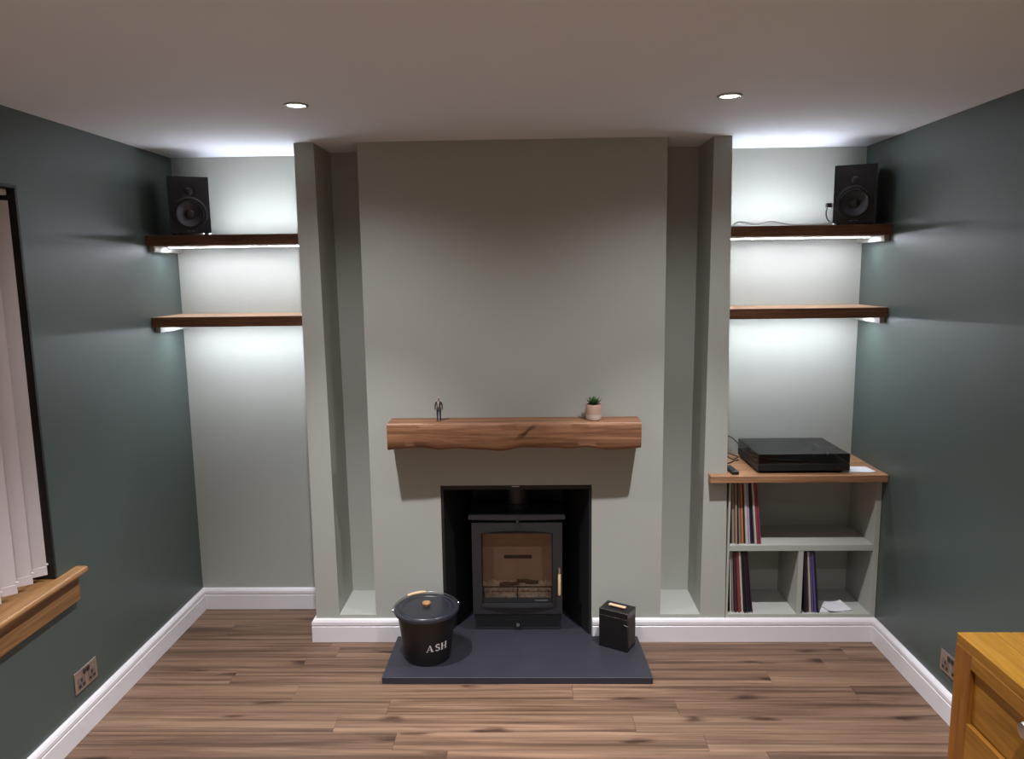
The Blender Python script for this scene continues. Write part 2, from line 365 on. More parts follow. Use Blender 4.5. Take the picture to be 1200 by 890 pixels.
def window():
    W0, W1, Z0, Z1 = -2.45, -0.825, 0.655, 2.136
    wn = sroot('window_1', (XL, W1, Z0), 'window with oak sill in the left wall')
    def P(x): return x-XL
    def Y(y): return y-W1
    def Z(z): return z-Z0
    b = BM()   # black lining of the reveal (two jambs and head, one continuous U)
    th = 0.012
    outer = [(W0+0.001, 0.681), (W0+0.001, Z1-0.001), (W1-0.001, Z1-0.001), (W1-0.001, 0.681)]
    inner = [(W1-th, 0.681), (W1-th, Z1-th), (W0+th, Z1-th), (W0+th, 0.681)]
    prism(b, [(Y(p), Z(q)) for p, q in outer+inner], 'X', P(XL-0.168), P(XL+0.001))
    obj('reveal_lining', b, BLACK, wn, label='black lining of the window reveal')
    b = BM(); fo = [(W0+0.014, 0.684), (W1-0.014, 0.684), (W1-0.014, 2.122), (W0+0.014, 2.122)]
    fi = [(W0+0.07, 0.74), (W1-0.07, 0.74), (W1-0.07, 2.065), (W0+0.07, 2.065)]
    frame_plate(b, [(Y(a), Z(c)) for a, c in fo], [(Y(a), Z(c)) for a, c in fi], 0, 0.05)
    for v in b.verts: v.co = Vector((P(XL-0.165)+v.co.y, v.co.x, v.co.z))
    obj('window_frame', b, WPLAST, wn)
    b = BM(); box(b, P(XL-0.150), P(XL-0.142), Y(W0+0.068), Y(W1-0.068), Z(0.738), Z(2.067)); obj('window_glass', b, PANE, wn)
    b = BM()   # sill board with its horn, rounded nose
    nose = [(-0.168, 0.656), (0.040, 0.656), (0.046, 0.660), (0.048, 0.668), (0.046, 0.676), (0.040, 0.680), (-0.168, 0.680)]
    yy = [(W0+0.002, W1-0.002, -0.168), ]
    horn = [(p if p > 0 else 0.001, q) for p, q in nose]
    prism(b, [(p, Z(q)) for p, q in horn], 'Y', Y(W0-0.11), Y(-0.705))
    prism(b, [(p, Z(q)) for p, q in [(-0.168, 0.656), (0.001, 0.656), (0.001, 0.680), (-0.168, 0.680)]], 'Y', Y(W0+0.002), Y(W1-0.002))
    bmesh.ops.remove_doubles(b, verts=b.verts[:], dist=1e-5)
    obj('window_sill', b, SILLW, wn, label='oak sill board with a rounded nose')
    b = BM(); box(b, 0.001, 0.022, Y(W0-0.09), Y(-0.728), Z(0.553), Z(0.6555), 0.002); obj('sill_apron', b, APRONSHADE, wn)
    # vertical blind
    vb = thing('vertical_blind', 'pale fabric vertical blind hanging in the left window above oak sill', 'blind', (XL-0.055, W1, 0.70))
    b = BM(); box(b, -0.045, 0.030, Y(W0+0.02), -0.016, 1.400, 1.421, 0.003); obj('headrail', b, WPLAST, vb)
    sm = None; y = -0.016
    n = int((W1-W0-0.06)/0.083)
    for i in range(n):
        if sm is None:
            b = BM(); pts = []
            for k in range(7):
                s = (k/6-0.5)*0.089; pts.append((s, -0.004*(1-(2*k/6-1)**2)))
            vs = [[b.verts.new((p, q+dz, zz)) for p, q in pts] for zz in (0.0, 1.375) for dz in (0,)]
            for k in range(6): b.faces.new((vs[0][k], vs[0][k+1], vs[1][k+1], vs[1][k]))
            ex = bmesh.ops.solidify(b, geom=b.faces[:], thickness=0.0012)
            o = obj('slat', b, BLINDM, vb, smooth=True); sm = o.data
            b = BM(); box(b, -0.0450, 0.0450, -0.0050, 0.0020, 0.028, 0.031, 0.0008); box(b, -0.0445, 0.0445, -0.0046, 0.0016, -0.002, 0.028, 0.0006)
            box(b, 0.040, 0.050, -0.003, 0.006, 0.034, 0.040, 0.001); wt = obj('slat_weight', b, BLINDM, o); wm = wt.data
        else:
            o = bpy.data.objects.new('slat', sm); COL.objects.link(o); o.parent = vb
            q = bpy.data.objects.new('slat_weight', wm); COL.objects.link(q); q.parent = o
        a = R(39)
        o.location = (0.0, y-0.034-0.083*i, 0.006); o.rotation_euler = (0, 0, a)
window()

# ================================================================ lights on the ceiling
def downlights():
    def one(x, y, watts, lab, grp=None, cone=150, core=True):
        t = thing('downlight', lab, 'downlight', (x, y, H), 0, grp)
        b = BM(); lathe(b, [(0.031, 0.0), (0.031, -0.003), (0.036, -0.006), (0.041, -0.005), (0.043, -0.0015), (0.043, 0.0)], 40)
        obj('bezel', b, CHROME, t, smooth=True)
        b = BM(); lathe(b, [(0.0, -0.0030), (0.026, -0.0028), (0.0305, -0.0015), (0.0305, -0.0005), (0.0, -0.0005)], 32)
        obj('lens', b, BULB, t, smooth=True)
        ld = bpy.data.lights.new('downlight_beam', 'SPOT'); ld.energy = watts; ld.color = SPOT_COL
        ld.spot_size = R(cone); ld.spot_blend = 1.0; ld.shadow_soft_size = 0.024
        lo = bpy.data.objects.new('downlight_beam', ld); COL.objects.link(lo); lo.parent = t; lo.location = (0, 0, -0.012)
        if not core: return
        l2 = ld.copy(); l2.name = 'downlight_core'; l2.energy = CORE_W; l2.spot_size = R(84)
        lo2 = bpy.data.objects.new('downlight_core', l2); COL.objects.link(lo2); lo2.parent = t; lo2.location = (0, 0, -0.012)
    one(-0.778, -0.774, SPOT_W, 'lit round ceiling downlight in front of the left alcove')
    one(0.726, -0.794, SPOT_W, 'lit round ceiling downlight in front of the right alcove')
    for y in (-2.6, -4.2):
        for x in (-0.778, 0.726):
            one(x, y, ROOM_W, 'round ceiling downlight over the %s of the room, %s side' % ('middle' if y > -3 else 'far end', 'left' if x < 0 else 'right'), None, 126, False)
downlights()

# ================================================================ alcove shelves with LED strips
def shelves():
    def shelf(x0, x1, ztop, up, lab):
        d0, d1, th = 0.046, YB-0.002, 0.048; W = x1-x0
        t = thing('alcove_shelf', lab, 'shelf', (x0, 0, ztop-th), 0)
        left = x0 < 0
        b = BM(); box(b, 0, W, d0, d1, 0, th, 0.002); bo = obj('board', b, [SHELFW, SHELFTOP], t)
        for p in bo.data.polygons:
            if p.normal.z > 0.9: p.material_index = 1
        b = BM()                                    # batten screwed to the green wall, under the shelf end
        xa, xb = (0.0, 0.024) if left else (W-0.024, W)
        box(b, xa, xb, d0+0.030, d1, -0.028, -0.0005, 0.0015); obj('batten', b, SAGE, t)
        # LED strip under the board
        sa, sb = (0.04, W-0.012) if left else (0.012, W-0.04)
        b = BM(); box(b, sa, sb, 0.184, 0.200, -0.004, -0.0004); s = obj('led_channel', b, STRIPW, t)
        b = BM(); box(b, sa+0.004, sb-0.004, 0.187, 0.197, -0.0050, -0.0042); obj('led_strip', b, LEDDN if up else LEDLOW, s, label='glowing cool white LED strip')
        if up:
            if left: sa += 0.17
            else: sb -= 0.17
            b = BM(); box(b, sa, sb, 0.192, 0.208, th+0.0004, th+0.005); s = obj('led_channel', b, STRIPW, t)
            b = BM(); box(b, sa+0.004, sb-0.004, 0.195, 0.205, th+0.0052, th+0.0062); obj('led_strip', b, LEDUP, s, label='glowing cool white LED strip')
    shelf(XL+0.001, -1.0355, 2.000, True, 'dark stained wooden shelf in left alcove under the speaker')
    shelf(XL+0.001, -1.0385, 1.616, False, 'empty lower dark wooden shelf in left alcove')
    shelf(0.9545, XR-0.001, 2.004, True, 'dark stained wooden shelf in right alcove under the speaker and cable')
    shelf(0.9595, XR-0.001, 1.624, False, 'empty lower dark wooden shelf in right alcove above turntable')
shelves()

def speakers():
    W, Hh, D = 0.180, 0.262, 0.195
    t = thing('bookshelf_speaker', 'black bookshelf speaker on the upper shelf of the left alcove', 'speaker', (-1.572, 0.098, 2.0005), R(24), 'pair of black speakers')
    b = BM(); box(b, -W/2, W/2, 0.0241, D, 0.011, 0.011+Hh, 0.003, 2); obj('cabinet', b, SPKB, t)
    b = BM(); outer, inner = [], []; zc, n = 0.100, 64
    for i in range(n):
        a = 2*math.pi*(i+0.5)/n; cx, cz = math.cos(a), math.sin(a)
        k = min((W/2)/max(abs(cx), 1e-6), ((0.011+Hh-zc) if cz > 0 else (zc-0.011))/max(abs(cz), 1e-6))
        outer.append([k*cx, zc+k*cz]); inner.append((0.0662*cx, zc+0.0662*cz))
    for qx in (-W/2, W/2):
        for qz in (0.011, 0.011+Hh):
            j = min(range(n), key=lambda i: (outer[i][0]-qx)**2+(outer[i][1]-qz)**2); outer[j] = [qx, qz]
    frame_plate(b, outer, inner, 0.0, 0.024); obj('front_baffle', b, SPKB, t)
    cw, ct = 0.100, 0.204
    def disc_ring(prof, cz, mat, name, par=t, lab=None):
        b = BM(); lathe(b, prof, 48, (0, 0, cz), 'Y'); return obj(name, b, mat, par, smooth=True, label=lab)
    wf = disc_ring([(0.079, -0.0002), (0.079, -0.003), (0.076, -0.005), (0.068, -0.005), (0.067, -0.0025), (0.0663, -0.0002)], cw, SPKF, 'woofer_ring')
    disc_ring([(0.0662, 0.0005), (0.064, -0.0035), (0.060, -0.005), (0.056, -0.0035), (0.0542, -0.0008)], cw, RUBBER, 'surround', wf)
    disc_ring([(0.0545, -0.0008), (0.040, 0.010), (0.022, 0.0205), (0.018, 0.021)], cw, CONE, 'woofer_cone', wf)
    disc_ring([(0.0215, 0.0205), (0.019, 0.012), (0.012, 0.0075), (0.0, 0.006)], cw, SPKF, 'dust_cap', wf)
    tw = disc_ring([(0.042, 0.0004), (0.042, -0.0028), (0.039, -0.0034), (0.024, -0.0008), (0.019, -0.0006)], ct, SPKF, 'tweeter_waveguide')
    disc_ring([(0.019, -0.0007), (0.0165, -0.0022), (0.0155, -0.0022), (0.013, -0.0065), (0.007, -0.0088), (0.0, -0.0095)], ct, SPKF, 'tweeter_dome', tw)
    b = BM(); box(b, -0.016, 0.016, -0.0012, 0.0, 0.0205, 0.0235); obj('badge', b, CHROME, t)
    for sx in (-1, 1):
        for yy in (0.022, D-0.022):
            b = BM(); lathe(b, [(0.0, 0.0), (0.010, 0.0), (0.011, 0.011), (0.0, 0.011)], 16, (sx*(W/2-0.022), yy, 0)); obj('rubber_foot', b, RUBBER, t)
    dup(t, (1.540, 0.092, 2.0045), R(-22), 'black bookshelf speaker on the upper shelf of the right alcove')
    c = thing('speaker_cable', 'pale thin cable lying along the upper right shelf to the speaker', 'cable', (0, 0, 0))
    z = 2.0072
    b = BM(); tube(b, spline([(0.962, 0.075, z), (0.985, 0.085, z+0.006), (1.01, 0.10, z+0.020), (1.045, 0.085, z+0.016), (1.08, 0.075, z+0.004), (1.12, 0.085, z+0.010), (1.16, 0.10, z+0.022), (1.20, 0.085, z+0.012), (1.25, 0.07, z), (1.32, 0.062, z), (1.38, 0.066, z+0.003), (1.412, 0.068, z+0.006), (1.424, 0.075, z+0.012)], 8), 0.0026, 8)
    obj('pale_lead', b, CABLEW, c, smooth=True)
    b = BM(); tube(b, spline([(1.424, 0.075, z+0.012), (1.414, 0.085, z+0.030), (1.416, 0.10, z+0.060), (1.430, 0.120, z+0.082), (1.446, 0.130, z+0.088)], 8), 0.003, 8)
    obj('black_lead', b, CABLEB, c, smooth=True, label='black end of the cable')
    b = BM(); box(b, 1.424, 1.446, 0.112, 0.134, z+0.080, z+0.100, 0.002); obj('plug', b, CABLEB, c)
speakers()

# ================================================================ fireplace
def fireplace():
    t = thing('fireplace_lining', 'black boards lining the fireplace opening around the stove', 'fireplace', (0, 0, 0))
    g = 0.0015; zb = 0.0315
    for s, (xf, xb) in (('l', (-0.405+g, -0.288)), ('r', (0.323-g, 0.206))):
        sg = 1 if s == 'l' else -1
        b = BM(); hexa(b, [(xf, 0.002, zb), (xf+sg*0.012, 0.002, zb), (xb+sg*0.012, 0.288, zb), (xb, 0.288, zb)], [(xf, 0.002, 0.77), (xf+sg*0.012, 0.002, 0.77), (xb+sg*0.012, 0.288, 0.77), (xb, 0.288, 0.77)])
        obj('side_board', b, SOOT, t)
    b = BM(); box(b, -0.30, 0.22, 0.2895, 0.30, zb, 0.77); obj('back_board', b, SOOT, t)
    b = BM(); box(b, -0.4025, 0.3205, 0.003, 0.30, 0.7715, 0.7915); rp = obj('register_plate', b, SOOT, t)
    b = BM(); box(b, -0.062, -0.024, 0.0015, 0.010, 0.783, 0.789, 0.002); obj('plate_clip', b, CHROME, rp)
    # slate hearth: wide front slab with a tongue running under the stove
    b = BM()
    prism(b, [(-0.639, -0.400), (0.561, -0.400), (0.546, -0.0195), (0.3205, -0.0195), (0.3205, 0.29), (-0.4025, 0.29), (-0.4025, -0.0195), (-0.634, -0.0195)], 'Z', 0.0006, 0.031)
    bmesh.ops.bevel(b, geom=[e for e in b.edges if abs(e.verts[0].co.z-e.verts[1].co.z) < 1e-6 and e.verts[0].co.z > 0.02], offset=0.0015, segments=1, affect='EDGES')
    tag(obj('slate_hearth', b, SLATE), 'dark grey slate hearth slab on the floor under the stove', 'hearth')
fireplace()

def stove():
    t = thing('wood_stove', 'black wood burning stove with glass door standing in the fireplace', 'stove', (-0.040, 0.0, 0.0315))
    hw = 0.221
    def bx(name, x0, x1, y0, y1, z0, z1, mat=CAST, bev=0.003, par=t, seg=1):
        b = BM(); box(b, x0, x1, y0, y1, z0, z1, bev, seg); return obj(name, b, mat, par)
    bx('plinth', -0.216, 0.216, 0.052, 0.262, 0.0, 0.060)
    bx('plinth_band', -0.219, 0.219, 0.047, 0.262, 0.0615, 0.090)
    # body shell: sides, back, floor and top of the firebox, hollow behind the glass
    for s in (-1, 1): bx('side_plate', s*hw if s < 0 else hw-0.014, -hw+0.014 if s < 0 else hw, 0.046, 0.262, 0.092, 0.572)
    bx('back_plate', -0.205, 0.205, 0.252, 0.262, 0.092, 0.572)
    bx('floor_plate', -0.205, 0.205, 0.050, 0.250, 0.092, 0.118)
    bx('roof_plate', -0.205, 0.205, 0.050, 0.250, 0.545, 0.572)
    # top plate with gently bowed underside
    b = BM(); n = 24; poly = []
    for i in range(n+1):
        x = -0.236+0.472*i/n; poly.append((x, 0.583))
    top = [(x, 0.600) for x, z in poly]
    bow = [(x, 0.583-0.004*(1-(x/0.236)**2)) for x, z in poly]
    prism(b, bow+top[::-1], 'Y', 0.022, 0.264); obj('top_plate', b, CAST, t)
    bx('vent_recess', -0.212, 0.212, 0.060, 0.250, 0.573, 0.579, SOOT, 0.0)
    # door: frame with an arched inner head
    b = BM(); m = 12
    zi0, zi1, xi = 0.146, 0.512, 0.176
    outer = [(-hw, 0.096), (hw, 0.096)]; inner = [(-xi, zi0), (xi, zi0)]
    for i in range(m+1):
        u = 1-2*i/m
        outer.append((hw*u, 0.564+0.000*(1-u*u))); inner.append((xi*u, zi1+0.014*(1-u*u)))
    frame_plate(b, outer, inner, 0.022, 0.044)
    bmesh.ops.bevel(b, geom=[e for e in b.edges if e.verts[0].co.y < 0.03 and e.verts[1].co.y < 0.03 and len({round(f.normal.y, 1) for f in e.link_faces}) > 1], offset=0.003, segments=1, affect='EDGES')
    dr = obj('door', b, CAST, t)
    b = BM(); frame_plate(b, [(-xi-0.002, zi0-0.002), (xi+0.002, zi0-0.002), (xi+0.002, zi1+0.016), (-xi-0.002, zi1+0.016)], [(-0.170, 0.176), (0.170, 0.176), (0.170, 0.507), (-0.170, 0.507)], 0.0335, 0.037)
    obj('glass_border', b, SOOT, dr)
    b = BM(); box(b, -0.174, 0.174, 0.038, 0.042, 0.150, 0.516); obj('glass_pane', b, GLASS, dr)
    b = BM(); box(b, 0.085, 0.150, 0.0328, 0.0336, 0.160, 0.1635); obj('glass_print', b, plain('grey_print', (0.16, 0.16, 0.16), 0.6), dr)
    # curved ledge at the bottom of the door
    b = BM(); poly = [(-0.178, 0.0225)]
    for i in range(13):
        x = -0.178+0.356*i/12; poly.append((x, 0.0195-0.010*(1-(x/0.178)**2)))
    poly.append((0.178, 0.0225)); prism(b, poly, 'Z', 0.131, 0.141); obj('door_ledge', b, CAST, dr)
    # handle on the right, wooden grip
    b = BM(); tube(b, [(0.206, 0.022, 0.330), (0.206, 0.006, 0.332), (0.206, -0.004, 0.326)], 0.007, 12); lathe(b, [(0, 0.318), (0.0085, 0.318), (0.0085, 0.344), (0, 0.346)], 14, (0.206, -0.004, 0)); h = obj('handle_stem', b, CHROME, dr, smooth=True)
    b = BM(); lathe(b, [(0, 0.204), (0.0055, 0.205), (0.0072, 0.215), (0.0070, 0.315), (0.0055, 0.318), (0, 0.318)], 14, (0.206, -0.004, 0)); obj('handle_grip', b, PALEW, h, smooth=True, label='pale wooden grip')
    # air controls
    b = BM(); lathe(b, [(0.0, -0.004), (0.007, -0.003), (0.009, 0.004), (0.006, 0.012), (0.005, 0.050), (0, 0.050)], 18, (0.004, 0.010, 0.574), 'Y'); obj('air_slider', b, CAST, t, smooth=True)
    b = BM(); lathe(b, [(0.0, 0.028), (0.009, 0.029), (0.010, 0.040), (0.006, 0.050), (0, 0.0525)], 18, (0.0, 0, 0.034), 'Y'); obj('lower_air_knob', b, CHROME, t, smooth=True)
    # firebox
    for s in (-1, 1): bx('side_brick', min(s*0.205, s*0.186), max(s*0.205, s*0.186), 0.060, 0.236, 0.119, 0.53, BRICK)
    for xa, xb in ((-0.1845, 0.1845),): bx('back_brick', xa, xb, 0.238, 0.2505, 0.119, 0.44, BRICK)
    bx('back_slot', -0.072, 0.072, 0.2345, 0.2375, 0.300, 0.318, plain('slot_shadow_grey', (0.035, 0.03, 0.03), 0.8), 0.0)
    b = BM(); hexa(b, [(-0.184, 0.10, 0.478), (0.184, 0.10, 0.478), (0.184, 0.236, 0.450), (-0.184, 0.236, 0.450)], [(-0.184, 0.10, 0.490), (0.184, 0.10, 0.490), (0.184, 0.236, 0.462), (-0.184, 0.236, 0.462)]); obj('baffle_plate', b, BRICK, t)
    b = BM(); tube(b, [(-0.184, 0.066, 0.218), (0.184, 0.066, 0.218)], 0.004, 10)
    for x in (-0.17, 0.0, 0.17): tube(b, [(x, 0.066, 0.119), (x, 0.066, 0.218)], 0.003, 8)
    obj('log_guard', b, CAST, t)
    b = BM(); rnd = random.Random(5)
    vs = {}
    for i in range(37):
        for j in range(15):
            x = -0.184+0.368*i/36; y = 0.062+0.17*j/14
            vs[i, j] = b.verts.new((x, y, 0.150+0.030*(j/14)+rnd.uniform(-0.010, 0.012)))
    for i in range(36):
        for j in range(14): b.faces.new((vs[i, j], vs[i+1, j], vs[i+1, j+1], vs[i, j+1]))
    for j in (0,):
        low = [b.verts.new((-0.184+0.368*i/36, 0.062, 0.119)) for i in range(37)]
        for i in range(36): b.faces.new((low[i], low[i+1], vs[i+1, 0], vs[i, 0]))
    obj('ash_bed', b, ASHM, t, stuff=True)
    for (x, y, z, l, a, r) in ((-0.045, 0.17, 0.190, 0.10, 12, 0.009), (0.05, 0.19, 0.194, 0.11, -8, 0.010)):
        b = BM(); dx, dy = math.cos(R(a))*l/2, math.sin(R(a))*l/2
        tube(b, [(x-dx, y-dy, z), (x-dx*0.4, y-dy*0.4, z+0.003), (x+dx*0.3, y+dy*0.3, z-0.002), (x+dx, y+dy, z)], [r*0.9, r, r*1.05, r*0.8], 9); obj('charred_log', b, plain('char', (0.14, 0.10, 0.08), 0.9), t)
    b = BM(); lathe(b, [(0.062, 0.601), (0.066, 0.601), (0.066, 0.625), (0.060, 0.630), (0.060, 0.737), (0.0, 0.737)], 32, (0, 0.175, 0)); obj('flue_pipe', b, CAST, t, smooth=True)
stove()

def mantel():
    b = BM(); rnd = random.Random(11); n = 60; x0, x1, zb, zt, d = -0.627, 0.537, 1.000, 1.126, 0.140
    rows = []
    def wob(x, s): return sum(math.sin(x*f+p)*a for f, p, a in s)
    sb = [(11, .3, .0050), (23, 1.1, .0045), (41, 2.0, .0022)]; st = [(9, .8, .0012), (27, 2.1, .0008)]; sf = [(13, .5, .002), (31, 1.7, .0012)]
    for i in range(n+1):
        x = x0+(x1-x0)*i/n
        wb = wob(x, sb); fb = wob(x, sf); wt = wob(x, st)
        yf = -d
        ring = [(x, -0.0008, zt), (x, yf+0.006, zt+wt*0.5), (x, yf+0.001+fb*0.3, zt-0.006+wt), (x, yf-0.001+fb*0.4, zt-0.04), (x, yf+fb*0.5, zb+0.045+wb*0.5),
                (x, yf+0.002+fb, zb+0.016+wb*0.9), (x, yf+0.012+fb, zb+0.004+wb), (x, yf+0.03, zb+0.001+wb*0.5), (x, -0.0008, zb)]
        rows.append([b.verts.new(p) for p in ring])
    for A, B in zip(rows, rows[1:]):
        m = len(A)
        for k in range(m): b.faces.new((A[k], A[(k+1) % m], B[(k+1) % m], B[k]))
    b.faces.new(rows[0]); b.faces.new(rows[-1][::-1])
    o = obj('mantel_beam', b, MANTELW, smooth=True)
    tag(o, 'chunky oak mantel beam with wavy lower edge on the chimney breast', 'mantel')
mantel()

# ================================================================ things on the mantel
def figurine():
    K = 0.112/1.78
    t = thing('figurine', 'tiny figurine of a man in brown jacket and blue jeans on mantel', 'figurine', (-0.3935, -0.075, 1.1262), R(-6))
    V = {'pelvis': (0, 0, .95, .155, .11), 'waist': (0, 0, 1.10, .15, .105), 'chest': (0, .005, 1.30, .175, .115), 'sho': (0, .01, 1.44, .12, .09), 'neck': (0, 0, 1.52, .06, .06),
         'jaw': (0, -.015, 1.60, .075, .085), 'head': (0, -.01, 1.68, .085, .10), 'crown': (0, 0, 1.755, .055, .065)}
    chain = ['pelvis', 'waist', 'chest', 'sho', 'neck', 'jaw', 'head', 'crown']
    for s in (-1, 1):
        n = 'lr'[s > 0]
        V.update({n+'hip': (s*.095, 0, .88, .095, .095), n+'knee': (s*.105, -.01, .48, .068, .07), n+'ank': (s*.11, .02, .09, .055, .055), n+'toe': (s*.13, -.14, .045, .045, .04),
                  n+'shd': (s*.20, .01, 1.40, .075, .075), n+'elb': (s*.265, .02, 1.12, .06, .06), n+'wri': (s*.262, -.04, .88, .042, .042), n+'hand': (s*.255, -.06, .78, .035, .045)})
    E = list(zip(chain, chain[1:]))
    for n in 'lr': E += [('pelvis', n+'hip'), (n+'hip', n+'knee'), (n+'knee', n+'ank'), (n+'ank', n+'toe'), ('sho', n+'shd'), (n+'shd', n+'elb'), (n+'elb', n+'wri'), (n+'wri', n+'hand')]
    ks = list(V); idx = {k: i for i, k in enumerate(ks)}
    S = 10.0      # skin at ten times size, then scaled down, so that the modifier is well conditioned
    me = bpy.data.meshes.new('skin'); me.from_pydata([tuple(c*S*K for c in V[k][:3]) for k in ks], [(idx[a], idx[c]) for a, c in E], [])
    o = bpy.data.objects.new('skin', me); COL.objects.link(o)
    md = o.modifiers.new('s', 'SKIN'); sd = o.modifiers.new('d', 'SUBSURF'); sd.levels = 2; sd.render_levels = 2
    for i, k in enumerate(ks):
        me.skin_vertices[0].data[i].radius = (V[k][3]*S*K, V[k][4]*S*K)
    me.skin_vertices[0].data[0].use_root = True
    dg = bpy.context.evaluated_depsgraph_get(); m2 = bpy.data.meshes.new_from_object(o.evaluated_get(dg))
    bpy.data.objects.remove(o, do_unlink=True)
    m2.transform(Matrix.Scale(1/S, 4))
    zmin = min(v.co.z for v in m2.vertices); m2.transform(Matrix.Translation((0, 0, -zmin)))
    for m in (plain('jeans', (0.018, 0.026, 0.085), 0.8), plain('tweed', (0.075, 0.055, 0.042), 0.85, vary=0.3), plain('figure_skin', (0.48, 0.31, 0.23), 0.6), plain('shoe', (0.05, 0.028, 0.02), 0.5)): m2.materials.append(m)
    for p in m2.polygons:
        c = p.center/K; p.use_smooth = True
        z = c.z+zmin/K
        p.material_index = 3 if z < .11 else 0 if (z < .90 and abs(c.x) < .21) else 2 if (z > 1.50 or (abs(c.x) > .2 and z < .87)) else 1
    m2.name = 'body'; ob = bpy.data.objects.new('body', m2); COL.objects.link(ob); ob.parent = t
    # jacket skirt, shirt front, hair, face
    b = BM(); lathe(b, [(0.150*K, 1.06*K), (0.172*K, .98*K), (0.185*K, .84*K), (0.176*K, .84*K), (0.160*K, .98*K)], 20)
    for v in b.verts: v.co.y *= 0.74
    obj('jacket_skirt', b, bpy.data.materials['tweed'], t, smooth=True)
    b = BM(); v = [b.verts.new((x*K, y*K, z*K)) for x, y, z in ((-.06, -.098, 1.47), (.06, -.098, 1.47), (.045, -.138, 1.30), (.03, -.128, 1.06), (-.03, -.128, 1.06), (-.045, -.138, 1.30))]
    b.faces.new(v[:3]+[v[5]]); b.faces.new(v[2:6]); bmesh.ops.solidify(b, geom=b.faces[:], thickness=0.0008); obj('shirt_front', b, plain('white_shirt', (0.8, 0.78, 0.74), 0.8), t)
    b = BM(); bmesh.ops.create_uvsphere(b, u_segments=16, v_segments=10, radius=0.10*K)
    for v in b.verts: v.co = Vector((v.co.x*.93, v.co.y*1.08+.012*K, v.co.z*.72+1.735*K))
    obj('hair', b, plain('grey_hair', (0.36, 0.34, 0.31), 0.8), t, smooth=True)
    b = BM()
    for s in (-1, 1): box(b, (s*.034-.012)*K, (s*.034+.012)*K, -.113*K, -.098*K, 1.672*K, 1.69*K)
    obj('eyes', b, BLACK, t)
    b = BM(); tube(b, [(0, -.09*K, 1.68*K), (0, -.125*K, 1.635*K)], [.010*K, .018*K], 6); obj('nose', b, bpy.data.materials['figure_skin'], t)
figurine()

def plant():
    t = thing('potted_succulent', 'small green succulent in pink and white pot on right of mantel', 'plant', (0.325, -0.072, 1.1262))
    m, tt, bb = nt('two_tone_glaze'); co = N(tt, 'ShaderNodeTexCoord'); sp = N(tt, 'ShaderNodeSeparateXYZ'); tt.links.new(co.outputs['Object'], sp.inputs[0])
    r = ramp(tt, [(0.0, (0.62, 0.52, 0.47)), (0.024, (0.62, 0.52, 0.47)), (0.032, (0.50, 0.33, 0.25)), (1.0, (0.50, 0.33, 0.25))]); tt.links.new(sp.outputs['Z'], r.inputs['Fac']); tt.links.new(r.outputs['Color'], bb.inputs['Base Color']); bb.inputs['Roughness'].default_value = 0.45
    b = BM(); lathe(b, [(0, 0), (0.028, 0), (0.0335, 0.004), (0.036, 0.016), (0.0365, 0.070), (0.0350, 0.0735), (0.0325, 0.0735), (0.0320, 0.064), (0, 0.064)], 36); obj('pot', b, m, t, smooth=True)
    b = BM(); lathe(b, [(0, 0.069), (0.031, 0.0675), (0.0315, 0.0645), (0, 0.0645)], 24); obj('soil', b, plain('soil', (0.02, 0.015, 0.012), 0.95, bump=0.5, bscale=300), t)
    b = BM(); L = 0.042; rows = []
    for i in range(7):
        u = i/6; wd = 0.0098*math.sin(math.pi*min(1, 0.22+0.78*u)**0.8)*(1.0 if u < 1 else 0.05)+0.0003; th = 0.0030*(1-u)+0.0006
        x = L*u; z = 0.010*u*u
        rows.append([b.verts.new((x, wd, z+0.0016*(1-u))), b.verts.new((x, 0, z+th*0.3)), b.verts.new((x, -wd, z+0.0016*(1-u))), b.verts.new((x, 0, z-th))])
    for A, B in zip(rows, rows[1:]):
        for k in range(4): b.faces.new((A[k], A[(k+1) % 4], B[(k+1) % 4], B[k]))
    b.faces.new(rows[0]); b.faces.new(rows[-1][::-1])
    LM = plain('succulent_leaf', (0.060, 0.155, 0.050), 0.35, vary=0.35); first = None; k = 0
    for n, el, sc in ((10, 24, 1.12), (9, 42, 1.08), (7, 60, 0.98), (4, 76, 0.88)):
        for i in range(n):
            if first is None: o = first = obj('leaf', b, LM, t, smooth=True)
            else: o = bpy.data.objects.new('leaf', first.data); COL.objects.link(o); o.parent = t
            o.location = (0, 0, 0.068); o.rotation_euler = (0, -R(el), 2*math.pi*(i+0.37*(k % 3))/n); o.scale = (sc,)*3; k += 1
plant()

